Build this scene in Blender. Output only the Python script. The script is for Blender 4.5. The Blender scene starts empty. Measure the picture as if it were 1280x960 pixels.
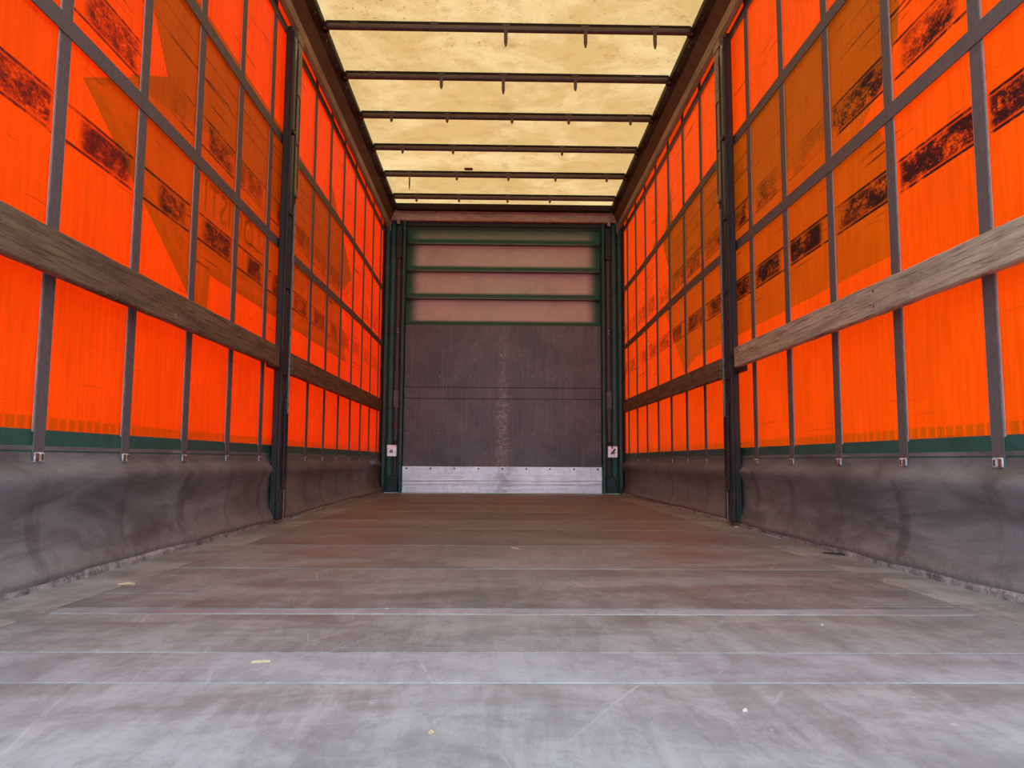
import bpy, bmesh, math, random
from mathutils import Vector, Matrix
random.seed(7)
scene = bpy.context.scene
C = scene.collection

# ------------------------------------------------------------------ camera, sky, exposure
CX, CZ = -0.051, 0.335
pitch, yaw, roll = 0.0992, 0.0185, 0.0058
cd = bpy.data.cameras.new('camera'); cam = bpy.data.objects.new('camera', cd); C.objects.link(cam)
fw = Vector((math.sin(yaw)*math.cos(pitch), math.cos(yaw)*math.cos(pitch), math.sin(pitch)))
rt = Vector((math.cos(yaw), -math.sin(yaw), 0)); up = rt.cross(fw)
rt2 = rt*math.cos(roll)+up*math.sin(roll); up2 = up*math.cos(roll)-rt*math.sin(roll)
m = Matrix((rt2, up2, -fw)).transposed().to_4x4(); m.translation = (CX, 0, CZ)
cam.matrix_world = m
cd.sensor_fit = 'HORIZONTAL'; cd.sensor_width = 36.0; cd.lens = 953.7/1280*36.0
cd.clip_start = 0.02; cd.clip_end = 500
scene.camera = cam

SKY = 3.1
w = bpy.data.worlds.new('overcast_sky'); scene.world = w; w.use_nodes = True
bg = w.node_tree.nodes['Background']
bg.inputs['Color'].default_value = (0.75, 0.93, 1.12, 1); bg.inputs['Strength'].default_value = SKY

vs = scene.view_settings
vs.view_transform = 'Standard'; vs.look = 'None'; vs.exposure = 0.0; vs.gamma = 1.0; vs.use_curve_mapping = False

# ------------------------------------------------------------------ dimensions (metres, floor at z = 0, front wall at +y)
HW = 1.24            # half distance between the two curtains
REAR, FRONT = 0.70, 7.75
S = 0.4577           # strap spacing
Y0 = {-1: 1.992, 1: 1.937}
Z_SK, Z_GR = 0.357, 0.400
ZH = (1.490, 2.068, 2.684)
Z_TOP = 2.90

# ------------------------------------------------------------------ node helpers
class NT:
    def __init__(s, name):
        s.mat = bpy.data.materials.new(name); s.mat.use_nodes = True
        s.t = s.mat.node_tree; s.t.nodes.clear()
        s.out = s.t.nodes.new('ShaderNodeOutputMaterial')
    def put(s, sock, v):
        if v is None: return
        if isinstance(v, bpy.types.NodeSocket): s.t.links.new(v, sock)
        elif isinstance(v, (tuple, list)):
            n = len(sock.default_value); v = tuple(v)
            sock.default_value = v if len(v) == n else (v+(1,))[:n]
        else: sock.default_value = v
    def n(s, typ, ins=None, **kw):
        nd = s.t.nodes.new('ShaderNode'+typ)
        for k, v in kw.items(): setattr(nd, k, v)
        for k, v in (ins or {}).items(): s.put(nd.inputs[k], v)
        return nd
    def obj(s): return s.n('TexCoord').outputs['Object']
    def pos(s): return s.n('NewGeometry').outputs['Position']
    def xyz(s, v):
        o = s.n('SeparateXYZ', {0: v}).outputs; return o[0], o[1], o[2]
    def scl(s, v, sc, off=(0, 0, 0)): return s.n('Mapping', {'Vector': v, 'Scale': sc, 'Location': off}).outputs[0]
    def noise(s, v, scale, detail=4, rough=.55, dist=0): return s.n('TexNoise', {'Vector': v, 'Scale': scale, 'Detail': detail, 'Roughness': rough, 'Distortion': dist}).outputs[0]
    def math(s, op, a, b=None, c=None, clamp=False):
        nd = s.n('Math', operation=op, use_clamp=clamp); s.put(nd.inputs[0], a)
        if b is not None: s.put(nd.inputs[1], b)
        if c is not None: s.put(nd.inputs[2], c)
        return nd.outputs[0]
    def mr(s, v, a, b, c=0., d=1., smooth=True):
        nd = s.n('MapRange', {'Value': v, 'From Min': a, 'From Max': b, 'To Min': c, 'To Max': d})
        nd.interpolation_type = 'SMOOTHSTEP' if smooth else 'LINEAR'
        return nd.outputs[0]
    def mix(s, f, a, b, mode='MIX'):
        nd = s.n('Mix', data_type='RGBA', blend_type=mode)
        s.put(nd.inputs[0], f); s.put(nd.inputs[6], a); s.put(nd.inputs[7], b)
        return nd.outputs[2]
    def bump(s, h, st=.3, d=.01): return s.n('Bump', {'Height': h, 'Strength': st, 'Distance': d}).outputs[0]
    def pbr(s, col, rough=.6, metal=0., normal=None, spec=.5):
        nd = s.n('BsdfPrincipled', {'Base Color': col, 'Roughness': rough, 'Metallic': metal, 'Specular IOR Level': spec, 'Normal': normal})
        s.t.links.new(nd.outputs[0], s.out.inputs[0]); return s.mat

def simple(name, col, rough=.6, metal=0., var=.25, scale=14., bump=.15, spec=.5, stretch=(1, 1, 1)):
    q = NT(name); p = q.scl(q.pos(), stretch)
    a = q.noise(p, scale, 6, .65); b = q.noise(p, scale*5, 3)
    f = q.math('MULTIPLY_ADD', a, 1.4, q.math('MULTIPLY', b, .6)); f = q.mr(f, .6, 1.4, 1-var, 1+var)
    c = q.mix(1., col, q.n('CombineColor', {0: f, 1: f, 2: f}).outputs[0], 'MULTIPLY')
    return q.pbr(c, rough, metal, q.bump(b, bump, .003), spec)

# ------------------------------------------------------------------ materials
def mat_tarp(name='orange_tarpaulin', tint=(1, 1, 1)):
    q = NT(name)
    o = q.obj(); x, ly, z = q.xyz(o); P = q.pos(); px, py, pz = q.xyz(P)
    rnd = q.n('ObjectInfo').outputs['Random']
    u = q.math('ABSOLUTE', q.math('SUBTRACT', q.math('DIVIDE', ly, S), .5))
    um = q.mr(u, .45, .40)
    uc = q.math('ABSOLUTE', q.math('SUBTRACT', q.math('DIVIDE', ly, S), q.math('MULTIPLY_ADD', rnd, .34, .36)))
    hw_ = q.math('MULTIPLY_ADD', q.math('FRACT', q.math('MULTIPLY', rnd, 7.31)), .20, q.math('MULTIPLY_ADD', q.math('GREATER_THAN', px, 0.), .08, .20))
    up = q.math('MULTIPLY', um, q.mr(q.math('SUBTRACT', uc, hw_), .08, -.06))
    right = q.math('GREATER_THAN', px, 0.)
    # broad rubbed patches where loads and boards have chafed
    n1 = q.noise(q.scl(P, (1, 9, 17)), 1., 8, .82, .15)
    n2 = q.noise(q.scl(P, (1, 1.3, 1.6), (0, 3.1, 0)), 1.4, 2)
    n3 = q.noise(q.scl(P, (1, 60, 110)), 1., 5, .85)
    def band(zc, h, lo, hi, amp):
        d = q.math('ABSOLUTE', q.math('SUBTRACT', z, zc))
        m = q.mr(d, h, h-.018)
        m = q.math('MULTIPLY', m, up)
        k = q.mr(q.math('ADD', n1, q.math('MULTIPLY', q.math('SUBTRACT', n3, .5), .5)), lo, hi)
        m = q.math('MULTIPLY', m, k)
        edge = q.mr(q.math('ABSOLUTE', q.math('SUBTRACT', d, h)), .007, .0015)
        edge = q.math('MULTIPLY', q.math('MULTIPLY', edge, um), q.mr(n1, .34, .52))
        return q.math('MULTIPLY', q.math('MAXIMUM', m, edge), amp)
    amt = q.mr(q.math('ADD', n2, q.math('MULTIPLY', rnd, .45)), .40, .72)
    side = q.math('MULTIPLY_ADD', right, .3, .7)
    amt = q.math('MULTIPLY', amt, side)
    far = q.mr(py, 7.2, 3.0, .35, 1.)
    b1 = band(1.250, .052, .32, .58, 1.); b2 = band(1.640, .060, .36, .62, .95); b3 = band(1.90, .045, .5, .7, .45)
    wear = q.math('MULTIPLY', q.math('MAXIMUM', q.math('MAXIMUM', b1, b2), b3), q.math('MULTIPLY', amt, far))
    # long thin horizontal scratches, fine vertical rub grain
    sc = q.noise(q.scl(P, (1, 1.5, 62)), 1., 5, .62, .25)
    gate = q.noise(q.scl(P, (1, 3, 5), (0, 9, 4)), 1., 2)
    scr = q.math('MULTIPLY', q.mr(sc, .62, .69), q.mr(gate, .42, .58))
    zz = q.mr(z, .95, 1.15)
    scr = q.math('MULTIPLY', scr, q.math('MULTIPLY_ADD', zz, .7, .12))
    gr = q.noise(q.scl(P, (1, 55, 4)), 1., 5, .7)
    cloud = q.noise(P, 3.2, 5, .6)
    fine = q.mr(gr, .3, .75, 1.03, .86)
    fine = q.math('MULTIPLY', fine, q.mr(cloud, .3, .75, 1.04, .9))
    tot = q.math('MINIMUM', q.math('MULTIPLY', q.math('MAXIMUM', wear, scr), 1.25), .96)
    keep = q.math('MULTIPLY', q.math('SUBTRACT', 1., tot), fine)
    kc = q.n('CombineColor', {0: keep, 1: keep, 2: keep}).outputs[0]
    refl = q.mix(1., (.82, .175, .004), kc, 'MULTIPLY')
    refl = q.mix(tot, refl, (.035, .028, .035))
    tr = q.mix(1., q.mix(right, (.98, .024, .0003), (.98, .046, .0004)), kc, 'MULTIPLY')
    if tint != (1, 1, 1): tr = q.mix(1., tr, tint, 'MULTIPLY')
    bm = q.bump(q.math('ADD', gr, q.math('MULTIPLY', tot, -.6)), .12, .004)
    dif = q.n('BsdfDiffuse', {'Color': refl, 'Normal': bm}).outputs[0]
    trn = q.n('BsdfTranslucent', {'Color': tr}).outputs[0]
    mx = q.n('MixShader', {0: .55, 1: dif, 2: trn}).outputs[0]
    gl = q.n('BsdfGlossy', {'Color': (1, 1, 1), 'Roughness': .45, 'Normal': bm}).outputs[0]
    fr = q.math('MULTIPLY', q.n('Fresnel', {'IOR': 1.35}).outputs[0], .22)
    q.t.links.new(q.n('MixShader', {0: fr, 1: mx, 2: gl}).outputs[0], q.out.inputs[0])
    return q.mat

def mat_roof():
    q = NT('cream_roof_tarpaulin'); P = q.pos(); px, py, pz = q.xyz(P)
    a = q.noise(P, 1.6, 6, .65, .4); b = q.noise(P, 7, 6, .7); c = q.noise(q.scl(P, (1, .8, 1)), 42, 3, .6)
    big = q.mix(q.mr(a, .38, .66), (.56, .315, .105), (.71, .445, .185))
    big = q.mix(q.mr(b, .48, .74, 0, .55), big, (.43, .21, .06))
    near = q.mr(py, 5.3, 4.2, .25, 1.)
    sp = q.math('MULTIPLY', q.math('MULTIPLY', q.mr(c, .60, .68), q.mr(b, .42, .58)), near)
    mid = q.math('MULTIPLY', q.mr(q.math('ABSOLUTE', q.math('SUBTRACT', px, 0.)), .09, .0), q.mr(b, .4, .6))
    col = q.mix(q.math('MULTIPLY', sp, .7), big, (.20, .085, .02))
    col = q.mix(q.math('MULTIPLY', mid, .3), col, (.38, .21, .07))
    dif = q.n('BsdfDiffuse', {'Color': col}).outputs[0]; trn = q.n('BsdfTranslucent', {'Color': col}).outputs[0]
    q.t.links.new(q.n('MixShader', {0: .55, 1: dif, 2: trn}).outputs[0], q.out.inputs[0])
    return q.mat

def mat_patch():
    q = NT('brown_repair_tape'); n = q.noise(q.pos(), 30, 4)
    c = q.mix(n, (.42, .15, .05), (.30, .10, .035))
    q.t.links.new(q.n('MixShader', {0: .5, 1: q.n('BsdfDiffuse', {'Color': c}).outputs[0], 2: q.n('BsdfTranslucent', {'Color': c}).outputs[0]}).outputs[0], q.out.inputs[0])
    return q.mat

def mat_film(name, col):
    q = NT(name); P = q.pos()
    n = q.noise(q.scl(P, (1, 20, 2)), 1., 4)
    c = q.mix(q.mr(n, .35, .7, 0, .35), col, tuple(min(1, v*1.25) for v in col))
    tr = q.n('BsdfTransparent', {'Color': c}).outputs[0]
    df = q.n('BsdfDiffuse', {'Color': (.05, .22, .16)}).outputs[0]
    q.t.links.new(q.n('MixShader', {0: .06, 1: tr, 2: df}).outputs[0], q.out.inputs[0])
    return q.mat

def mat_wood(name, c0, c1, c2, pale=.5):
    q = NT(name); o = q.obj()
    g = q.noise(q.scl(o, (6, 2.2, 38)), 1., 8, .75, .9); h = q.noise(q.scl(o, (20, 5, 150)), 1., 5, .75)
    k = q.noise(q.scl(o, (1, 3.2, 5)), 1., 4, .6); d = q.noise(q.scl(o, (3, 9, 14), (4, 1, 2)), 1., 5, .75)
    col = q.mix(q.mr(g, .32, .68), c0, c1)
    col = q.mix(q.mr(h, .50, .66, 0, .8), col, c2)
    col = q.mix(q.mr(k, .52, .72, 0, .55), col, tuple(v*.45 for v in c0))
    col = q.mix(q.math('MULTIPLY', q.mr(d, .64, .70), pale), col, (.50, .43, .36))
    vs2 = q.noise(q.scl(o, (3, 60, 5), (1, 7, 2)), 1., 5, .7); gt = q.noise(q.scl(o, (1, 5, 3), (8, 1, 0)), 1., 3)
    col = q.mix(q.math('MULTIPLY', q.math('MULTIPLY', q.mr(vs2, .58, .68), q.mr(gt, .5, .62)), pale), col, (.56, .51, .45))
    hh = q.math('ADD', g, q.math('MULTIPLY', h, .6))
    return q.pbr(col, .85, 0, q.bump(hh, .55, .008), .2)

def mat_floor(name, c0, c1, dust, amount=.5, seed=0):
    q = NT(name); P = q.pos(); px, py, pz = q.xyz(P)
    off = (seed*3.7, seed*1.9, 0)
    a = q.noise(q.scl(P, (1.1, 2.2, 1), off), 1.5, 7, .65, .7)
    b = q.noise(q.scl(P, (14, 2.0, 1), off), 1., 7, .75, .5)       # tracks running lengthways
    c = q.noise(q.scl(P, (3.5, 9, 1), off), 1., 8, .75, .9)       # smears running across
    d = q.noise(P, 55, 3, .7)
    e = q.noise(q.scl(P, (5, 5, 1), off), 1., 8, .75, 1.2)
    col = q.mix(q.mr(a, .35, .65), c0, c1)
    near = q.mr(py, 3.6, .9, .25, 1.)
    f = q.math('ADD', q.math('MULTIPLY', a, .5), q.math('ADD', q.math('MULTIPLY', b, .65), q.math('ADD', q.math('MULTIPLY', c, .35), q.math('MULTIPLY', e, .5))))
    f = q.math('MULTIPLY', q.mr(f, .88, 1.16), q.math('MULTIPLY', near, amount))
    col = q.mix(f, col, dust)
    e2 = q.noise(q.scl(P, (26, 13, 1), off), 1., 8, .8, .6)
    col = q.mix(q.mr(e2, .5, .68, 0, .4), col, tuple(v*.58 for v in c0)); col = q.mix(q.math('MULTIPLY', q.mr(e2, .46, .32, 0, .35), near), col, dust)
    col = q.mix(q.mr(b, .60, .74, 0, .3), col, tuple(v*.6 for v in c0))
    col = q.mix(q.mr(q.noise(q.scl(P, (2.5, 3.5, 1), (5, 2, 0)), 1., 5, .7, 1.), .62, .72, 0, .3), col, (.21, .19, .155))
    col = q.mix(q.mr(q.noise(P, 38, 2, .5), .74, .77, 0, .7), col, (.55, .52, .47))
    s1 = q.noise(q.scl(q.n('Mapping', {'Vector': P, 'Rotation': (0, 0, .5)}).outputs[0], (60, 2.2, 1), off), 1., 3, .5, .3)
    s2 = q.noise(q.scl(q.n('Mapping', {'Vector': P, 'Rotation': (0, 0, -.25)}).outputs[0], (70, 2.0, 1), off), 1., 3, .5, .3)
    lines = q.math('MULTIPLY', q.mr(q.math('MAXIMUM', s1, s2), .66, .72), q.mr(e, .42, .6))
    col = q.mix(q.math('MULTIPLY', lines, .6), col, tuple(v*1.15 for v in dust))
    # fine mesh embossing of the non-slip film
    wx = q.n('TexWave', {'Vector': P, 'Scale': 75., 'Distortion': .4}, wave_type='BANDS', bands_direction='X').outputs[1]
    wy = q.n('TexWave', {'Vector': P, 'Scale': 75., 'Distortion': .4}, wave_type='BANDS', bands_direction='Y').outputs[1]
    mesh = q.math('MULTIPLY', q.math('MAXIMUM', wx, wy), q.mr(py, 2.4, 1.2))
    col = q.mix(q.math('MULTIPLY', mesh, .10), col, tuple(v*.5 for v in c0))
    h = q.math('ADD', q.math('MULTIPLY', e, .5), q.math('ADD', q.math('MULTIPLY', mesh, .25), d))
    rough = q.mr(a, .3, .7, .42, .7)
    return q.pbr(col, rough, 0, q.bump(h, .12, .004), .4)

def mat_skirt():
    q = NT('grey_rubber_skirt'); P = q.pos(); px, py, pz = q.xyz(P)
    a = q.noise(q.scl(P, (1, 1.5, 6)), 1.3, 7, .68, .8); b = q.noise(q.scl(P, (1, 9, 2)), 1., 6, .7, .4); c = q.noise(P, 30, 4, .7)
    col = q.mix(q.mr(a, .34, .68), (.088, .098, .102), (.212, .232, .236))
    col = q.mix(q.mr(b, .56, .76, 0, .5), col, (.075, .074, .08))
    col = q.mix(q.mr(c, .6, .8, 0, .25), col, (.36, .35, .345))
    # dark rub marks below the straps
    sd = q.math('GREATER_THAN', px, 0.)
    yy = q.math('SUBTRACT', py, q.math('MULTIPLY_ADD', sd, Y0[1]-Y0[-1], Y0[-1]))
    fr = q.math('ABSOLUTE', q.math('SUBTRACT', q.math('FRACT', q.math('ADD', q.math('DIVIDE', yy, S), .5)), .5))
    st = q.math('MULTIPLY', q.mr(fr, .10, .03), q.math('MULTIPLY', q.mr(b, .35, .6), q.mr(pz, .33, .26)))
    col = q.mix(q.math('MULTIPLY', st, .55), col, (.05, .05, .056))
    col = q.mix(q.math('MULTIPLY', q.mr(pz, .08, .01), q.mr(c, .3, .6)), col, (.26, .255, .245))
    return q.pbr(col, q.mr(a, .3, .7, .38, .6), 0, q.bump(q.math('ADD', a, q.math('MULTIPLY', c, .3)), .25, .01), .45)

def mat_panel():
    q = NT('brown_phenolic_plywood'); P = q.pos(); px, py, pz = q.xyz(P)
    a = q.noise(P, 2.2, 6, .65, .5); b = q.noise(q.scl(P, (1.2, 1, 45)), 1., 6, .75); c = q.noise(q.scl(P, (55, 1, 2)), 1., 5, .72); d = q.noise(P, 24, 6, .8)
    col = q.mix(q.mr(a, .35, .68), (.062, .064, .075), (.115, .118, .135))
    col = q.mix(q.mr(c, .50, .72, 0, .55), col, (.20, .20, .21)); col = q.mix(q.math('MULTIPLY', q.mr(d, .5, .62, 0, .5), q.mr(a, .4, .6)), col, (.19, .19, .20))
    cen = q.mr(q.math('ABSOLUTE', q.math('ADD', px, .0)), .10, .01)
    low = q.mr(pz, 1.7, .4, .15, 1.)
    col = q.mix(q.math('MULTIPLY', q.math('MULTIPLY', cen, low), q.mr(d, .40, .6, 0, .8)), col, (.38, .39, .41))
    col = q.mix(q.mr(b, .62, .70, 0, .6), col, (.018, .013, .013))
    sc = q.math('MULTIPLY', q.mr(d, .64, .70), q.mr(a, .5, .62)); col = q.mix(q.math('MULTIPLY', sc, .5), col, (.33, .30, .29))
    rust = q.math('MULTIPLY', q.mr(b, .54, .62), q.mr(q.math('ABSOLUTE', px), .35, .0)); col = q.mix(q.math('MULTIPLY', rust, .5), col, (.20, .06, .025))
    return q.pbr(col, .42, 0, q.bump(q.math('ADD', b, d), .12, .004), .6)

def mat_alu():
    q = NT('scuffed_aluminium'); P = q.pos(); px, py, pz = q.xyz(P)
    a = q.noise(P, 9, 7, .75); b = q.noise(q.scl(P, (1.5, 1, 60)), 1., 5, .7); c = q.noise(q.scl(P, (40, 1, 6)), 1., 5, .75)
    col = q.mix(q.mr(a, .35, .7), (.70, .74, .79), (.93, .95, .98))
    col = q.mix(q.mr(c, .58, .72, 0, .5), col, (.16, .15, .15))
    cen = q.math('MULTIPLY', q.mr(q.math('ABSOLUTE', px), .28, 0), q.mr(a, .4, .62)); col = q.mix(q.math('MULTIPLY', cen, .6), col, (.12, .10, .095))
    col = q.mix(q.mr(b, .62, .70, 0, .5), col, (.12, .11, .11))
    return q.pbr(col, .38, .7, q.bump(q.math('ADD', a, b), .3, .01), .5)

def mat_green():
    q = NT('dusty_green_sheet'); P = q.pos(); o = q.obj(); px, py, pz = q.xyz(P)
    a = q.noise(q.scl(P, (38, 1, 1.2)), 1., 5, .7); b = q.noise(P, 3, 5, .6, .4); c = q.noise(P, 16, 5, .7)
    # pale dust film over the middle of each sheet, clean green paint round the edges
    ex = q.mr(q.math('ABSOLUTE', px), .98, .84); 
    lz = q.math('DIVIDE', q.math('SUBTRACT', pz, 1.715), .2875); fz = q.math('FRACT', lz)
    ez = q.math('MULTIPLY', q.mr(fz, .10, .22), q.mr(fz, .995, .90))
    topsheet = q.mr(pz, 2.56, 2.60)
    dust = q.math('MULTIPLY', q.math('MULTIPLY', ex, ez), q.math('SUBTRACT', 1., q.math('MULTIPLY', topsheet, q.mr(fz, .15, .55, .55, .97))))
    dust = q.math('MULTIPLY', dust, q.mr(b, .2, .6, .75, 1.))
    col = q.mix(dust, (.022, .125, .090), (.58, .60, .57))
    col = q.mix(q.math('MULTIPLY', q.mr(a, .55, .75, 0, .5), dust), col, (.66, .63, .60))
    col = q.mix(q.mr(c, .70, .76, 0, .5), col, (.10, .09, .075))
    return q.pbr(col, .5, 0, q.bump(b, .1, .01), .4)

M = {}
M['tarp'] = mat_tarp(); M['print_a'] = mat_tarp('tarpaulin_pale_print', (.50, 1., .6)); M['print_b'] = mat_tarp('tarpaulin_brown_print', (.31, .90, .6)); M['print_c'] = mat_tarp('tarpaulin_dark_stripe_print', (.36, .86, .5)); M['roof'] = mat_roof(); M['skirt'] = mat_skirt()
M['film_c'] = mat_film('marker_square_film', (.50, 1., .55))
M['film_l'] = mat_film('lettering_dark_film', (.30, .52, .32))
M['strap'] = simple('grey_webbing', (.125, .112, .112), .7, 0, .25, 30, .25, .3, (1, 6, 1))
M['weld'] = simple('strap_weld_edge', (.42, .30, .26), .5, 0, .2, 40)
M['band'] = simple('green_curtain_band', (.018, .105, .085), .5, 0, .25, 12)
M['buckle'] = simple('rusty_galvanised_buckle', (.48, .49, .50), .5, .1, .6, 60)
M['rust'] = simple('rust', (.16, .06, .03), .8, 0, .5, 50)
M['wood'] = mat_wood('weathered_board', (.115, .075, .045), (.24, .17, .105), (.04, .025, .015), .6)
M['wood_grey'] = mat_wood('greyed_board', (.30, .25, .185), (.58, .50, .38), (.11, .085, .06), .9)
M['fl'] = [mat_floor('floor_plywood_%d' % i, c0, c1, d, am, i) for i, (c0, c1, d, am) in enumerate([
    ((.205, .216, .211), (.275, .288, .283), (.378, .394, .386), .95),
    ((.230, .247, .250), (.305, .326, .334), (.40, .426, .438), .9),
    ((.155, .169, .162), (.215, .234, .225), (.36, .385, .372), .75),
    ((.135, .147, .142), (.19, .206, .199), (.34, .36, .347), .70)])]
M['dust'] = simple('pale_joint_dust', (.42, .41, .385), .9, 0, .4, 20)
M['border'] = mat_floor('dusty_border_board', (.185, .192, .182), (.31, .325, .31), (.46, .475, .455), .8, 6)
M['edge'] = simple('worn_edge_steel', (.30, .31, .315), .55, .1, .75, 22, .5)
M['black'] = simple('black_steel', (.016, .015, .016), .45, 0, .4, 18)
M['slate'] = simple('slate_painted_steel', (.024, .027, .031), .40, .1, .4, 22)
M['taupe'] = simple('taupe_pillar_steel', (.21, .17, .12), .5, .1, .3, 16, .3)
M['bright'] = simple('bright_worn_edge', (.30, .31, .33), .4, .3, .4, 30)
M['rail_hi'] = simple('grey_rail_aluminium', (.25, .185, .125), .55, 0, .4, 10, .2, .3, (1, .2, 1))
M['rail'] = simple('brown_rail_aluminium', (.095, .040, .030), .6, 0, .25, 12, .15, .15)
M['dark'] = simple('dark_brown_steel', (.020, .0105, .0095), .6, 0, .35, 20, .15, .2)
M['bow'] = simple('roof_bow_steel', (.10, .066, .058), .38, .25, .3, 20)
M['header'] = simple('pinkish_header_steel', (.42, .33, .29), .6, .1, .4, 12, .3, .5, (1, 1, 4))
M['panel'] = mat_panel(); M['alu'] = mat_alu(); M['green'] = mat_green()
M['teal'] = simple('dark_teal_paint', (.020, .115, .105), .42, 0, .35, 9)
M['teal_dk'] = simple('grimy_teal_paint', (.012, .036, .034), .5, 0, .5, 9)
M['rod'] = simple('purple_brown_rod', (.075, .058, .062), .45, .1, .3, 15)
M['grey_box'] = simple('blue_grey_latch', (.095, .12, .13), .5, .1, .3, 20)
M['white'] = simple('white_lock_plate', (.86, .90, .94), .35, .8, .25, 45)
M['asphalt'] = simple('yard_asphalt', (.20, .20, .20), .9, 0, .3, 3)
M['straw'] = simple('straw', (.45, .35, .20), .8); M['chip'] = simple('dark_chip', (.03, .025, .02), .8)
M['paper'] = simple('pale_chip', (.46, .43, .37), .8)
M['patch'] = mat_patch()

# ------------------------------------------------------------------ mesh helpers
def link(name, me, parent=None, mats=(), smooth=False):
    o = bpy.data.objects.new(name, me); C.objects.link(o)
    for mm in mats:
        if me.materials.find(mm.name) < 0: me.materials.append(mm)
    if smooth:
        for p in me.polygons: p.use_smooth = True
    if parent: o.parent = parent
    return o
def tag(o, label=None, cat=None, group=None, kind=None):
    if label: o['label'] = label
    if cat: o['category'] = cat
    if group: o['group'] = group
    if kind: o['kind'] = kind
    return o
def empty(name, loc=(0, 0, 0)):
    o = bpy.data.objects.new(name, None); C.objects.link(o); o.location = loc; o.empty_display_size = .1; return o
def bm_obj(name, bm, mat, parent=None, smooth=False):
    bmesh.ops.recalc_face_normals(bm, faces=bm.faces)
    me = bpy.data.meshes.new(name); bm.to_mesh(me); bm.free()
    return link(name, me, parent, mat if isinstance(mat, (list, tuple)) else [mat], smooth)
def add_box(bm, a, b, bev=0.):
    t = bmesh.new(); bmesh.ops.create_cube(t, size=1)
    c = [(a[i]+b[i])/2 for i in range(3)]; d = [abs(b[i]-a[i]) for i in range(3)]
    for v in t.verts: v.co = Vector([v.co[i]*d[i]+c[i] for i in range(3)])
    if bev: bmesh.ops.bevel(t, geom=t.edges[:], offset=min(bev, min(d)*.45), segments=1, affect='EDGES', profile=.7)
    me = bpy.data.meshes.new('t'); t.to_mesh(me); t.free(); bm.from_mesh(me); bpy.data.meshes.remove(me)
def box(name, a, b, mat, parent=None, bev=.003):
    bm = bmesh.new(); add_box(bm, a, b, bev); return bm_obj(name, bm, mat, parent)
def add_cyl(bm, p0, p1, r, n=12, r2=None):
    p0, p1 = Vector(p0), Vector(p1); d = p1-p0
    t = bmesh.new(); bmesh.ops.create_cone(t, cap_ends=True, segments=n, radius1=r, radius2=r if r2 is None else r2, depth=d.length)
    mt = Matrix.Translation((p0+p1)/2) @ d.to_track_quat('Z', 'Y').to_matrix().to_4x4()
    bmesh.ops.transform(t, matrix=mt, verts=t.verts)
    me = bpy.data.meshes.new('t'); t.to_mesh(me); t.free(); bm.from_mesh(me); bpy.data.meshes.remove(me)
def cyl(name, p0, p1, r, mat, parent=None, n=12, r2=None):
    bm = bmesh.new(); add_cyl(bm, p0, p1, r, n, r2); o = bm_obj(name, bm, mat, parent)
    return o
def prism(name, prof, y0, y1, mat, parent=None, sx=1):
    """closed profile of (x, z), extruded along y"""
    bm = bmesh.new(); n = len(prof)
    A = [bm.verts.new((sx*x, y0, z)) for x, z in prof]; B = [bm.verts.new((sx*x, y1, z)) for x, z in prof]
    for i in range(n): bm.faces.new((A[i], A[(i+1) % n], B[(i+1) % n], B[i]))
    bm.faces.new(A); bm.faces.new(B[::-1])
    return bm_obj(name, bm, mat, parent)
def plate_yz(name, poly, x, th, mat, parent=None):
    """flat polygon in (y, z) at x, thin"""
    bm = bmesh.new(); A = [bm.verts.new((x, y, z)) for y, z in poly]
    f = bm.faces.new(A)
    if th:
        r = bmesh.ops.extrude_face_region(bm, geom=[f]); 
        for v in [g for g in r['geom'] if isinstance(g, bmesh.types.BMVert)]: v.co.x += th
    bmesh.ops.triangulate(bm, faces=bm.faces[:])
    return bm_obj(name, bm, mat, parent)

# ------------------------------------------------------------------ ground and floor
tag(box('ground', (-40, -40, -1.25), (40, 40, -1.2), M['asphalt'], None, 0), kind='structure')

floor = box('floor', (-1.262, REAR, -.12), (1.262, FRONT+.1, -.0022), M['dust'], None, 0); tag(floor, kind='structure')
XB = 1.035
seams = [REAR, 1.190, 1.372, 1.765, 2.400, 3.040, 3.730, 4.270, 4.980, 5.680, 6.230, 6.80, 7.30, FRONT]
matseq = [0, 1, 2, 3, 2, 3, 2, 3, 2, 3, 2, 3, 2]
for i in range(len(seams)-1):
    g = .0025 if i < 3 else .007
    o = box('floor_board', (-XB, seams[i]+g, -.02), (XB, seams[i+1]-g, 0), M['fl'][matseq[i]], floor, .0008)
for s in (-1, 1):
    for a, b in ((REAR, 1.368), (1.376, 3.036), (3.044, 4.976), (4.984, FRONT-.01)):
        x0, x1 = sorted((s*(XB+.004), s*1.203)); box('border_board', (x0, a, -.02), (x1, b, -.0008), M['border'], floor, .0015)
# narrow filler strip beside one joint, and the two dark repair inserts at the edges
box('joint_strip', (-XB+.02, 1.700, -.004), (XB-.03, 1.757, .0012), M['fl'][1], floor, .001)
box('repair_insert', (.80, 1.80, -.004), (XB-.01, 2.37, .0012), M['fl'][3], floor, .001)
box('repair_insert', (-XB+.01, 1.95, -.004), (-.80, 2.36, .0012), M['fl'][3], floor, .001)

for i, s in enumerate((-1, 1)):
    e = prism('trim_%d' % (i+1), [(1.206, -.02), (1.206, .012), (1.211, .020), (1.236, .024), (1.262, .024), (1.262, -.02)], REAR, FRONT, M['edge'], None, s)
    tag(e, kind='structure')

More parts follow.
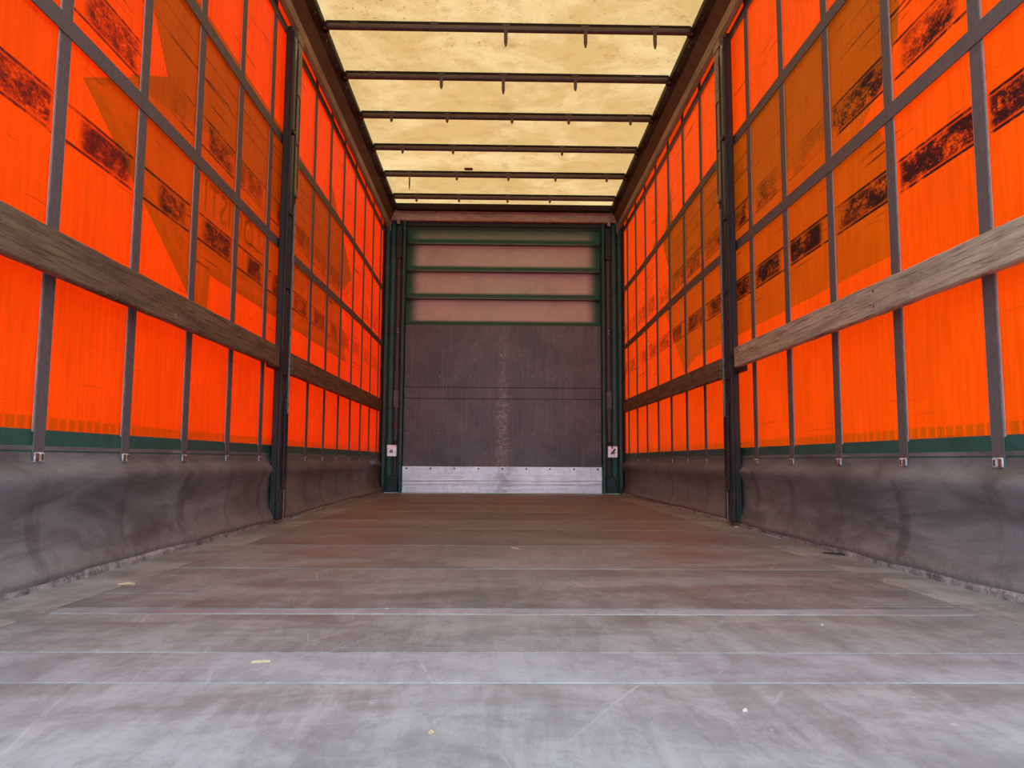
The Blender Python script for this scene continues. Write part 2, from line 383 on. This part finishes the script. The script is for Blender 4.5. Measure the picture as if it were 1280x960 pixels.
# ------------------------------------------------------------------ curtains
def skirt_off(z, y, s):
    pts = [(.37, .0), (.326, .002), (.313, .010), (.298, .028), (.275, .034), (.235, .014), (.18, .002), (.12, .002), (.085, .010), (.058, .027), (.035, .036), (.022, .034), (.010, .022)]
    o = pts[-1][1]
    for (z1, o1), (z0, o0) in zip(pts, pts[1:]):
        if z0 <= z <= z1: o = o0+(o1-o0)*(z-z0)/(z1-z0); break
    wv = .007*math.sin(y*2.1+s+z*6)+.004*math.sin(y*5.3+2*s-z*11)+.003*math.sin(y*13+z*9)
    return o+wv*min(1, max(0, .325-z)*9)

def panel_mesh(h0, h1, width, amp, s):
    ny, nz = 6, max(4, int((h1-h0)/.09)); vs_, fs = [], []
    for j in range(nz+1):
        for i in range(ny+1):
            u, v = i/ny, j/nz
            b = amp*(math.sin(math.pi*u)*math.sin(math.pi*v)) + amp*.35*math.sin(2*math.pi*u)*math.sin(3*math.pi*v)
            vs_.append((b, u*width, h0+(h1-h0)*v))
    for j in range(nz):
        for i in range(ny):
            a = j*(ny+1)+i; fs.append((a, a+1, a+ny+2, a+ny+1) if s < 0 else (a+ny+1, a+ny+2, a+1, a))
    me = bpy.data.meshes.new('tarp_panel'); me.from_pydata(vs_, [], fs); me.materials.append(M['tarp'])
    for p in me.polygons: p.use_smooth = True
    return me

def in_poly(y, z, poly):
    r = False
    for (y0, z0), (y1, z1) in zip(poly, poly[1:]+poly[:1]):
        if (z0 > z) != (z1 > z) and y < (y1-y0)*(z-z0)/(z1-z0)+y0: r = not r
    return r
def emblem(s):
    if s < 0:
        A = [(2.30, 2.125), (2.63, 1.690), (2.10, 1.413), (2.99, .90), (3.083, .90), (3.10, 1.082), (5.93, 1.082), (5.62, 1.56), (6.08, 1.78), (5.22, 2.30), (5.22, 2.125)]
        B = [(2.30, 2.125), (2.63, 1.690), (2.36, 1.56), (2.55, 1.56), (3.05, 1.66), (3.75, 1.70), (3.9, 1.62), (5.4, 1.62), (5.60, 1.60), (6.08, 1.78), (5.22, 2.30), (5.22, 2.125)]
        stripes = [[(3.10, 1.082), (5.93, 1.082), (5.90, 1.122), (3.06, 1.122), (2.99, .90), (3.083, .90)],
                   [(2.93, 1.165), (5.87, 1.165), (5.85, 1.205), (2.93, 1.205)],
                   [(2.10, 1.413), (2.99, .90), (3.03, .94), (2.22, 1.413)],
                   [(2.30, 1.40), (2.82, 1.10), (2.86, 1.13), (2.40, 1.40)],
                   [(2.10, 1.413), (2.63, 1.690), (2.62, 1.66), (2.20, 1.44)]]
        stripes += [[(3.36+i*.42, 1.56), (3.46+i*.42, 1.56), (3.46+i*.42, 1.72), (3.36+i*.42, 1.80)] for i in range(5)]
    else:
        arc = [(2.43, 1.01), (2.38, 1.15), (2.39, 1.32), (2.47, 1.45), (2.60, 1.52), (2.45, 1.60), (2.33, 1.72), (2.30, 1.90), (2.36, 2.10)]
        A = arc+[(5.5, 2.10), (5.55, 2.38), (5.84, 2.02), (5.60, 1.72), (5.83, 1.50), (5.22, .95), (4.9, 1.01)]
        B = [(2.9, 1.62), (2.5, 1.62), (2.33, 1.72), (2.30, 1.90), (2.36, 2.10), (5.5, 2.10), (5.55, 2.38), (5.84, 2.02), (5.60, 1.72), (5.62, 1.66)]
        stripes = [[(2.60, 1.27), (4.9, 1.27), (4.9, 1.31), (2.62, 1.31)], [(2.05, 1.13), (2.16, 1.02), (2.40, 1.02), (2.37, 1.20), (2.28, 1.30)]]
    return A, B, stripes
def print_on(me, yoff, a, b, h0, h1, polys):
    """cuts the printed areas into a panel so that every colour field has its own faces; None when nothing is printed there"""
    A, B, stripes = polys
    bm = bmesh.new(); bm.from_mesh(me); cut = False
    for poly in [A, B]+stripes:
        for (y0, z0), (y1, z1) in zip(poly, poly[1:]+poly[:1]):
            n = max(2, int(math.hypot(y1-y0, z1-z0)/.02))
            if not any(a < y0+(y1-y0)*k/n < b and h0 < z0+(z1-z0)*k/n < h1 for k in range(n+1)): continue
            d = Vector((0, y1-y0, z1-z0)).normalized(); no = Vector((0, -d.z, d.y))
            bmesh.ops.bisect_plane(bm, geom=bm.verts[:]+bm.edges[:]+bm.faces[:], dist=1e-5, plane_co=(0, y0-yoff, z0), plane_no=no); cut = True
    hit = False
    for f in bm.faces:
        c = f.calc_center_median(); y, z = c.y+yoff, c.z; k = 0
        if in_poly(y, z, A): k = 1
        if in_poly(y, z, B): k = 2
        if k == 1 and any(in_poly(y, z, st) for st in stripes): k = 3
        f.material_index = k; hit = hit or k
    if not hit: bm.free(); return None
    m2 = bpy.data.meshes.new('tarp_panel'); bm.to_mesh(m2); bm.free()
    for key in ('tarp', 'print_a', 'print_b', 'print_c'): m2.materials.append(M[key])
    for p in m2.polygons: p.use_smooth = True
    return m2

rows = [(Z_GR, ZH[0]), (ZH[0], ZH[1]), (ZH[1], ZH[2]), (ZH[2], Z_TOP)]
for s, nm in ((-1, 'wall_left'), (1, 'wall_right')):
    root = empty(nm, (0, 0, 0)); tag(root, kind='structure')
    ks = [k for k in range(-4, 13) if REAR+.1 < Y0[s]+k*S < 7.62]
    ys = [Y0[s]+k*S for k in ks]
    bays = list(zip([REAR]+ys, ys+[7.69]))
    cache = {}; polys = emblem(s)
    for (a, b) in bays:
        for ri, (h0, h1) in enumerate(rows):
            key = (ri, round(b-a, 3))
            if key not in cache: cache[key] = panel_mesh(h0, h1, b-a, -s*.0015, s)
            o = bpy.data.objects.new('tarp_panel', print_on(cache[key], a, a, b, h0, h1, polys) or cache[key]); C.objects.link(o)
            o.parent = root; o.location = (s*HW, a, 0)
    # straps: webbing with welded edges, on the inner face
    xi = s*HW
    def strap_v(y):
        bm = bmesh.new(); t = -s
        z0, z1 = .325, Z_TOP
        add_box(bm, (xi+t*.0065, y-.0235, z0), (xi+t*.0105, y+.0235, z1))
        n0 = len(bm.faces)
        add_box(bm, (xi+t*.0055, y-.030, Z_GR), (xi+t*.0075, y-.0236, z1)); add_box(bm, (xi+t*.0055, y+.0236, Z_GR), (xi+t*.0075, y+.030, z1))
        bm.faces.ensure_lookup_table()
        for f in bm.faces[n0:]: f.material_index = 1
        return bm_obj('vertical_strap', bm, [M['strap'], M['weld']], root)
    for y in ys:
        strap_v(y)
        # buckle under the strap end
        bm = bmesh.new(); t = -s
        add_box(bm, (xi+t*.002, y-.021, .322), (xi+t*.014, y+.021, .348), .003)
        bk = bm_obj('buckle', bm, M['buckle'], root)
        box('buckle_hook', (xi+t*.013, y-.019, .324), (xi+t*.017, y-.006, .345), M['rust'], bk, .002)
        box('buckle_slot', (xi+t*.0135, y+.008, .327), (xi+t*.0155, y+.014, .343), M['black'], bk, .0005)
    for zi, z in enumerate(ZH):
        bm = bmesh.new(); t = -s; n = 34
        for i in range(n):
            ya, yb = REAR+(7.69-REAR)*i/n, REAR+(7.69-REAR)*(i+1)/n
            def sag(y): return .012*math.sin(y*1.35+s*1.1+zi)
            ring = []
            for y in (ya, yb):
                zc = z+sag(y)
                ring.append([bm.verts.new((xi+t*dx, y, zc+dz)) for dx, dz in ((.009, -.026), (.0135, -.026), (.0135, .026), (.009, .026))])
            for j in range(4): bm.faces.new((ring[0][j], ring[0][(j+1) % 4], ring[1][(j+1) % 4], ring[1][j]))
            if i == 0: bm.faces.new(ring[0])
            if i == n-1: bm.faces.new(ring[1])
        bmesh.ops.remove_doubles(bm, verts=bm.verts, dist=1e-5)
        bm_obj('horizontal_strap', bm, M['strap'], root)
    x0, x1 = sorted((xi-s*.0005, xi-s*.005)); box('green_band', (x0, REAR, Z_SK-.01), (x1, 7.69, Z_GR+.006), M['band'], root, .0005)
    # skirt: bulging rubberised hem
    bm = bmesh.new(); zs = [.362, .35, .34, .33, .32, .31, .295, .275, .25, .22, .19, .16, .13, .10, .08, .06, .045, .035, .025, .012]
    ny = 110; grid = []
    for i in range(ny+1):
        y = REAR+(7.69-REAR)*i/ny
        grid.append([bm.verts.new((s*(HW-.004-skirt_off(z, y, s)), y, z)) for z in zs])
    for i in range(ny):
        for j in range(len(zs)-1): bm.faces.new((grid[i][j], grid[i+1][j], grid[i+1][j+1], grid[i][j+1]))
    sk = bm_obj('skirt', bm, M['skirt'], root, True)
    x0, x1 = sorted((xi-s*.0045, xi-s*.0065)); box('skirt_seam', (x0, REAR, .352), (x1, 7.69, .364), M['skirt'], root, .0008)
    # printed marker squares along the hem: one film of many little squares
    bm = bmesh.new(); y = REAR+.02; pitch_ = S/10.
    while y < 7.6:
        vv = [bm.verts.new((s*(HW+.0008), yy, zz)) for yy, zz in ((y, Z_GR+.004), (y+pitch_*.78, Z_GR+.004), (y+pitch_*.78, Z_GR+.040), (y, Z_GR+.040))]
        bm.faces.new(vv); y += pitch_
    tag(bm_obj('marker_squares', bm, M['film_c'], root), kind='stuff')
    X = s*(HW+.0009)
    if s < 0:
        for word, ystart, zb in (('TRANSPORT', 5.36, 1.335), ('LOGISTI', 3.735, 1.335)):
            cu = bpy.data.curves.new('lettering', 'FONT'); cu.body = word; cu.size = .185
            cu.space_character = 1.12
            tmp = bpy.data.objects.new('t', cu); C.objects.link(tmp); bpy.context.view_layer.update()
            dg = bpy.context.evaluated_depsgraph_get()
            me = bpy.data.meshes.new_from_object(tmp.evaluated_get(dg)); bpy.data.objects.remove(tmp)
            for v in me.vertices: v.co = Vector((X-.0002, ystart-v.co.x, zb+v.co.y*1.0))
            me.materials.clear(); link('lettering', me, root, [M['film_l']])

# ------------------------------------------------------------------ roof
bm = bmesh.new(); nx, ny = 16, 60; g = []
for j in range(ny+1):
    y = REAR+(FRONT-REAR)*j/ny; row = []
    for i in range(nx+1):
        x = -1.19+2.38*i/nx
        row.append(bm.verts.new((x, y, 2.970+.006*math.sin(y*10.6)*(1-(x/1.17)**2)+.004*math.sin(x*7+y*2))))
    g.append(row)
for j in range(ny):
    for i in range(nx): bm.faces.new((g[j][i], g[j+1][i], g[j+1][i+1], g[j][i+1]))
ceiling = bm_obj('ceiling', bm, M['roof'], None, True); tag(ceiling, kind='structure')
box('repair_patch', (-.370, 6.67, 2.957), (-.295, 6.73, 2.959), M['patch'], ceiling, .0005)

for s, side in ((-1, 'left'), (1, 'right')):
    r = empty('roof_rail', (s*1.19, REAR, 2.70))
    tag(r, 'long brown aluminium roof rail above the %s orange curtain' % side, 'rail')
    def P(prof): return [(abs(x)-1.19, z-2.70) for x, z in prof]
    L_ = FRONT-.05-REAR
    prism('rail_face', P([(1.197, 2.702), (1.180, 2.722), (1.176, 2.778), (1.182, 2.786), (1.209, 2.786), (1.209, 2.716)]), 0, L_, M['rail_hi'], r, s)
    prism('rail_slope', P([(1.177, 2.780), (1.141, 2.870), (1.145, 2.880), (1.209, 2.880), (1.209, 2.787), (1.182, 2.787)]), 0, L_, M['rail'], r, s)
    prism('slide_channel', P([(1.1405, 2.872), (1.110, 2.922), (1.110, 2.962), (1.22, 2.962), (1.22, 2.881), (1.145, 2.881)]), 0, L_, M['dark'], r, s)
    prism('rail_lip', P([(1.2095, 2.735), (1.2095, 2.86), (1.215, 2.86), (1.215, 2.735)]), 0, L_, M['dark'], r, s)
    for i in range(24):
        y = .18+.30*i
        b = cyl('bolt', (s*(1.125-1.19), y, .197), (s*(1.118-1.19), y, .193), .009, M['bow'], r, 8)
    bm = bmesh.new(); x0, x1 = sorted((s*-.052, s*.078))
    for a, b in (((s*-.060, L_-.004, .186), (s*-.020, L_+.004, .194)), ((s*-.024, L_-.004, -.010), (s*-.016, L_+.004, .194)), ((s*-.024, L_-.004, -.018), (s*.036, L_+.004, -.010))):
        add_box(bm, tuple(min(p, q) for p, q in zip(a, b)), tuple(max(p, q) for p, q in zip(a, b)))
    bm_obj('end_bracket', bm, M['bright'], r)

bow_labels = [
 'dark steel roof bow nearest the camera with three long hooks on its right half',
 'second dark roof bow from the camera with three short hooks around the middle',
 'third dark roof bow from the camera with five small brackets',
 'fourth dark roof bow from the camera, thin with five tiny brackets',
 'fifth dark roof bow from the camera with one long pin at its left end',
 'farthest dark roof bow just before the front header with a pale scuffed right end']
hooks = [[(-.93, 1), (-.45, 1), (-.02, 4), (.46, 4), (.88, 4)], [(-.92, 1), (-.45, 3), (-.03, 4), (.46, 3), (.89, 1)],
         [(-.87, 2), (-.45, 2), (.04, 2), (.47, 2), (.94, 2)], [(-.86, 2), (-.44, 2), (.04, 1), (.47, 2), (.95, 1)],
         [(-.87, 5), (-.44, 2), (.03, 2), (.46, 2), (.93, 2)], [(-.87, 2), (-.45, 2), (.03, 2), (.45, 2)]]
hl = {1: .028, 2: .05, 3: .085, 4: .115, 5: .14}
for i in range(6):
    y = 4.379+.5977*i
    r = empty('roof_bow', (0, y, 2.918)); tag(r, bow_labels[i], 'roof bow', 'roof bows under the cream tarpaulin')
    box('top_bar', (-1.104, -.012, .020), (1.104, .034, .044), M['dark'], r, .003)
    cyl('tube', (-1.104, -.010, .002), (1.104, -.010, .002), .0195, M['bow'], r, 12)
    for s in (-1, 1):
        bm = bmesh.new()
        x0, x1 = sorted((s*1.090, s*1.122)); add_box(bm, (x0, -.034, -.012), (x1, .044, .022), .004)
        x0, x1 = sorted((s*1.072, s*1.11)); add_box(bm, (x0, -.024, -.010), (x1, .012, .024), .006)
        br = bm_obj('end_bracket', bm, M['dark'], r)
        for dy in (-.022, .030): cyl('bolt', (s*1.104, dy, -.012), (s*1.104, dy, -.022), .009, M['bow'], br, 8)
    for hx, k in hooks[i]:
        bm = bmesh.new(); l = hl[k]; wd = .011 if k < 5 else .006
        add_box(bm, (hx-.024, -.027, .016), (hx+.024, .006, .026), .002)
        add_box(bm, (hx-.014, -.027, -.014), (hx+.014, -.022, .018), .002)
        if k > 1:
            # tapering plate hook
            v = [(-wd, -.012), (wd, -.012), (wd, -l*.75), (wd*.45, -l), (-wd*.45, -l), (-wd, -l*.75)]
            F = [bm.verts.new((hx+a, -.0265, b)) for a, b in v]; B_ = [bm.verts.new((hx+a, -.0205, b)) for a, b in v]
            bm.faces.new(F); bm.faces.new(B_[::-1])
            for q in range(6): bm.faces.new((F[q], F[(q+1) % 6], B_[(q+1) % 6], B_[q]))
        bm_obj('hook', bm, M['bow'], r)
    if i == 5:
        cyl('scuffed_sleeve', (.84, -.008, .006), (1.04, -.008, .006), .0175, M['bright'], r, 12)

# ------------------------------------------------------------------ sliding pillars
def pillar(s, label):
    r = empty('pillar', (s*1.165, 3.96, .024)); tag(r, label, 'pillar', 'sliding pillars halfway along the curtains')
    def b(name, x0, x1, y0, y1, z0, z1, mat, bev=.003, par=None):
        a, c = sorted((s*x0, s*x1)); return box(name, (a, y0, z0), (c, y1, z1), mat, par or r, bev)
    H = 2.655
    b('column', .018, .050, .0, .165, .0, H, M['black'])
    b('front_flange', .004, .018, .0, .010, .03, H-.02, M['slate'], .002)
    b('face_strip', .002, .018, .014, .060, .05, H-.08, M['slate'])
    b('groove_lip', -.003, .018, .065, .072, .02, H-.10, M['black'], .002)
    b('inner_strip', .008, .018, .076, .118, .02, 1.72, M['black'], .002)
    b('pillar_edge', .002, .018, .126, .131, .55, 1.70, M['bright'], .0015)
    b('pillar_edge', .002, .018, .126, .131, .16, .55, M['slate'], .0015)
    b('rear_strip', .010, .018, .136, .163, .0, H-.02, M['slate'], .002)
    ub = b('upper_box', .000, .018, .078, .160, 1.74, H-.03, M['taupe'], .004)
    for z in (2.30, 2.02): b('stiffener', -.003, .000, .086, .130, z, z+.008, M['dark'], .001, ub)
    b('stiffener', -.003, .000, .128, .134, 1.78, 2.30, M['dark'], .001, ub)
    for k in range(8):
        z = 2.38+.024*k
        a, c = sorted((s*-.004, s*.001)); box('rivet', (a, .100+.012*(k % 2), z), (c, .110+.012*(k % 2), z+.009), M['bright'], ub, .001)
    for z in (1.60, 1.20, 2.05, .74): b('latch', -.010, .002, -.004, .040, z, z+.022, M['black'], .003)
    b('lever', -.008, .002, .030, .050, .16, .62, M['slate'], .004)
    b('board_pocket', .027, .050, -.14, .0, .768, .878, M['black'], .003)
    b('foot', -.008, .018, -.006, .050, .0, .09, M['black'], .005)
    b('foot', .002, .018, .080, .122, .0, .22, M['black'], .005)
    b('foot_pin', -.006, .006, .070, .076, .0, .15, M['bright'], .002)
    b('head_bracket', -.004, .018, .05, .160, H-.05, H, M['taupe'], .004)
    b('top_latch', .000, .018, .020, .040, 2.48, 2.60, M['bright'], .003)
pillar(-1, 'black steel sliding pillar in the middle of the left curtain')
pillar(1, 'black steel sliding pillar in the middle of the right curtain')

# ------------------------------------------------------------------ wooden side boards
def board(s, y0, y1, z0, z1, zz0, zz1, th, mat, label, xin=1.165, xfar=0.):
    """z0..z1 at the near end, zz0..zz1 at the far end"""
    r = empty('side_board', (s*xin, (y0+y1)/2, (z0+z1)/2)); tag(r, label, 'plank', 'wooden boards across the curtains')
    bm = bmesh.new(); n = 40; rings = []
    rnd = random.Random(int(1000*y0)+s)
    for i in range(n+1):
        t = i/n; y = y0+(y1-y0)*t; a = z0+(zz0-z0)*t; c = z1+(zz1-z1)*t
        j1, j2 = rnd.uniform(-.0011, .0011), rnd.uniform(-.0011, .0011); ch = .004
        bow_ = .006*math.sin(math.pi*t)
        prof = [(0, a+ch+j1), (ch, a+j1), (th, a+j1), (th, c+j2), (ch, c+j2), (0, c-ch+j2)]
        rings.append([bm.verts.new((s*(dx+xfar*t), y-r.location.y, z-r.location.z)) for dx, z in prof])
    for i in range(n):
        for j in range(6): bm.faces.new((rings[i][j], rings[i][(j+1) % 6], rings[i+1][(j+1) % 6], rings[i+1][j]))
    bm.faces.new(rings[0]); bm.faces.new(rings[-1][::-1])
    bm_obj('plank', bm, mat, r)
    for y in (y0+.05, (y0+y1)/2+.1, y1-.06):
        t = (y-y0)/(y1-y0); zc = (z0+z1)/2+((zz0+zz1)/2-(z0+z1)/2)*t
        for dz in (-.025, .025):
            a, c = (s*(xfar*t-.0015), y-r.location.y, zc+dz-r.location.z), (s*(xfar*t+.002), y-r.location.y, zc+dz-r.location.z)
            cyl('nail_head', a, c, .005, M['rust'], r, 8)
    return r
board(-1, REAR+.05, 3.875, .794, .908, .799, .904, .027, M['wood'], 'weathered dark brown plank across the left curtain, nearest the camera')
board(-1, 4.13, 7.40, .787, .903, .797, .918, .027, M['wood'], 'far brown plank on the left curtain between pillar and front wall', 1.165, .016)
board(1, REAR+.05, 3.875, .805, .904, .815, .920, .027, M['wood_grey'], 'greyish pale scuffed plank across the right curtain, nearest the camera')
board(1, 4.13, 7.44, .785, .895, .806, .922, .027, M['wood'], 'far brown plank on the right curtain between pillar and front wall', 1.165, .016)

# ------------------------------------------------------------------ front wall
F = FRONT
wf = empty('wall_front', (0, 0, 0)); tag(wf, kind='structure')
box('plywood_sheet', (-1.005, F, .262), (1.005, F+.025, 1.712), M['panel'], wf, .002)
kp = box('kick_plate', (-1.008, F-.006, .004), (1.008, F+.024, .266), M['alu'], wf, .002)
for z in (.120, .083): box('kick_ridge', (-1.006, F-.011, z), (1.006, F-.005, z+.012), M['alu'], kp, .003)
for i in range(9):
    cyl('rivet', (-.965+i*.2412, F-.011, .245), (-.965+i*.2412, F-.005, .245), .009, M['dark'], kp, 8)
for x in (-.965, -.645, -.325, .0, .31, .63, .965):
    for z in (.288, .60, 1.18, 1.695):
        if abs(x) < .01 and z < 1.6: continue
        cyl('screw', (x, F-.002, z), (x, F+.004, z), .0065, M['bright'], wf, 8)
for z in (.95, 1.065): box('sheet_joint', (-1.0, F-.0012, z), (1.0, F+.003, z+.006), M['dark'], wf, .0005)
cyl('push_stud', (-.02, F-.004, 1.40), (-.02, F+.004, 1.40), .012, M['bright'], wf, 8)
zz = [1.715, 2.0025, 2.290, 2.5775, 2.760]
for i in range(4):
    bm = bmesh.new(); z0, z1 = zz[i], zz[i+1]
    prof = [(F+.010, z0), (F+.034, z0+.03), (F+.034, z1-.04), (F+.012, z1-.004)]
    A = [[bm.verts.new((x, y, z)) for y, z in prof] for x in (-1.0, -.5, 0, .5, 1.0)]
    for a, b in zip(A, A[1:]):
        for j in range(3): bm.faces.new((a[j], b[j], b[j+1], a[j+1]))
    bm_obj('green_sheet', bm, M['green'], wf)
for i, z in enumerate(zz[1:4]):
    rb = box('green_rib', (-.998, F-.012, z-.022), (.998, F+.02, z+.016), M['green'], wf, .010)
    box('rib_lip', (-.99, F-.017, z-.030), (.99, F+.01, z-.020), M['teal_dk'], rb, .003)
    for x in (-.93, .80): box('rib_clip', (x-.035, F-.016, z-.012), (x+.035, F-.010, z+.004), M['grey_box'], rb, .002)
box('backing', (-1.25, F+.036, 0), (1.25, F+.05, 2.96), M['teal_dk'], wf, 0)
box('lintel', (-1.01, F-.008, 2.748), (1.01, F+.03, 2.792), M['teal_dk'], wf, .004)
hd = box('header', (-1.165, F-.045, 2.795), (1.165, F+.03, 2.880), M['header'], wf, .006)
box('header_ledge', (-1.165, F-.049, 2.880), (1.165, F+.03, 2.896), M['header'], hd, .003)
box('roof_end_beam', (-1.115, F-.10, 2.897), (1.115, F+.03, 2.962), M['dark'], wf, .005)
for s in (-1, 1):
    box('header_lug', tuple(min(p, q) for p, q in zip((s*1.075, F-.058, 2.755), (s*1.105, F-.046, 2.80))), tuple(max(p, q) for p, q in zip((s*1.075, F-.058, 2.755), (s*1.105, F-.046, 2.80))), M['header'], hd, .003)

def corner(s, label):
    r = empty('corner_post', (s*1.12, F, 0)); tag(r, label, 'corner post', 'green corner posts of the front wall')
    def b(name, x0, x1, y0, y1, z0, z1, mat, bev=.003, par=None):
        a, c = sorted((s*(x0-1.12), s*(x1-1.12))); return box(name, (a, y0, z0), (c, y1, z1), mat, par or r, bev)
    H = 2.79
    b('channel_back', 1.008, 1.225, .012, .034, .002, H, M['teal_dk'])
    b('inner_flange', 1.010, 1.042, -.045, .012, .002, H, M['teal'], .006)
    b('flange_edge', 1.0085, 1.0135, -.052, -.044, .002, H, M['slate'], .002)
    b('channel_rib', 1.115, 1.165, -.012, .012, .002, H, M['teal'], .008)
    b('outer_flange', 1.178, 1.218, -.060, .012, .002, H, M['teal'], .006)
    b('curtain_tube', 1.219, 1.252, -.085, .010, .024, 2.93, M['slate'], .006)
    b('tube_edge', 1.205, 1.219, -.088, -.078, .024, H-.11, M['dark'], .003)
    rod = b('lock_rod', 1.058, 1.100, -.026, -.004, .50, 2.40, M['rod'], .008)
    b('rod_end', 1.066, 1.092, -.024, -.006, .165, .37, M['rod'], .006)
    b('latch_box', 1.052, 1.108, -.040, -.004, .85, 1.035, M['grey_box'], .006)
    b('upper_box', 1.050, 1.110, -.030, -.002, 2.40, 2.74, M['teal_dk'], .005)
    for z in (1.66, 1.63): cyl('rod_screw', (s*(1.079-1.12), -.026, z), (s*(1.079-1.12), -.032, z), .007, M['bright'], rod, 8)
    lp = b('lock_plate', 1.060, 1.162, -.052, -.040, .362, .480, M['white'], .008)
    b('lock_case', 1.066, 1.156, -.040, -.005, .368, .474, M['grey_box'], .004)
    cyl('lock_spindle', (s*(1.115-1.12), -.052, .415), (s*(1.115-1.12), -.066, .415), .016, M['black'], lp, 12)
    cyl('lock_spindle', (s*(1.115-1.12), -.066, .415), (s*(1.115-1.12), -.070, .415), .008, M['bright'], lp, 10)
    if s > 0:
        bm = bmesh.new(); add_box(bm, (-.035, -.064, -.008), (.035, -.054, .008), .002)
        o = bm_obj('lock_handle', bm, M['black'], lp); o.rotation_euler = (0, math.radians(-50), 0); o.location = (-.005, 0, .425)
        b('plate_cutout', 1.098, 1.112, -.0535, -.051, .455, .480, M['black'], .001, lp)
    cyl('rod_knob', (s*(1.079-1.12), -.034, .495), (s*(1.079-1.12), -.034, .525), .020, M['black'], r, 12)
    b('foot_box', 1.050, 1.150, -.030, .010, .004, .165, M['teal_dk'], .005)
    b('foot_recess', 1.046, 1.090, -.012, .002, .170, .255, M['black'], .002)
    b('base_shoe', 1.186, 1.222, -.070, -.010, .004, .075, M['slate'], .004)
    for z in (1.15, 1.55, 1.95): b('hinge', 1.212, 1.232, -.094, -.082, z, z+.10, M['dark'], .003)
corner(-1, 'dark green corner post left of the brown front panel, plain square lock plate')
corner(1, 'dark green corner post right of the brown front panel, lock plate with black handle')

# ------------------------------------------------------------------ bits of litter on the floor
def sliver(name, x, y, l, wd, rot, mat, label, cat, h=.004, z=.0):
    o_bm = bmesh.new(); n = 5; top = []
    rr = random.Random(int(x*997+y*131)); A, B_, T = [], [], []
    for i in range(n+1):
        t = i/n; ww = wd*(.35+.65*math.sin(math.pi*(.12+.76*t))); k = rr.uniform(-.15, .15)*wd
        A.append(o_bm.verts.new((l*(t-.5), ww/2+k, 0))); B_.append(o_bm.verts.new((l*(t-.5), -ww/2+k, 0))); T.append(o_bm.verts.new((l*(t-.5), k, h*(.6+.4*math.sin(math.pi*t)))))
    for i in range(n):
        o_bm.faces.new((A[i], A[i+1], T[i+1], T[i])); o_bm.faces.new((T[i], T[i+1], B_[i+1], B_[i])); o_bm.faces.new((A[i], B_[i], B_[i+1], A[i+1]))
    o_bm.faces.new((A[0], T[0], B_[0])); o_bm.faces.new((A[-1], B_[-1], T[-1]))
    o = bm_obj(name, o_bm, mat); o.location = (x, y, z); o.rotation_euler = (0, 0, rot); tag(o, label, cat, 'litter on the floor')
sliver('wood_splinter', -1.031, 2.085, .042, .008, .15, M['straw'], 'pale straw coloured splinter on the floor near the left skirt', 'splinter', .006)
sliver('wood_splinter', -.439, 1.307, .030, .005, .25, M['straw'], 'thin pale splinter on the grey floor strip left of centre', 'splinter')
sliver('wood_splinter', .02, 2.95, .075, .012, 2.0, M['paper'], 'whitish splinter lying on the floor in the middle distance', 'splinter')
sliver('plastic_scrap', 1.19, 2.80, .105, .030, -.75, M['chip'], 'black scrap lying on the border near the right skirt', 'scrap', .006)
sliver('paper_chip', 1.17, 3.92, .030, .020, .3, M['paper'], 'small white chip on the floor at the right pillar foot', 'chip', .006)
sliver('paper_chip', .285, 1.06, .008, .005, .3, M['paper'], 'tiny pale chip on the grey floor right of centre', 'chip')
sliver('paper_chip', -.13, .98, .010, .007, 1.3, M['straw'], 'tiny yellowish chip on the nearest floor board', 'chip')
sliver('paper_chip', .62, 1.60, .010, .006, .8, M['paper'], 'pale chip on the dark floor board right of centre', 'chip')
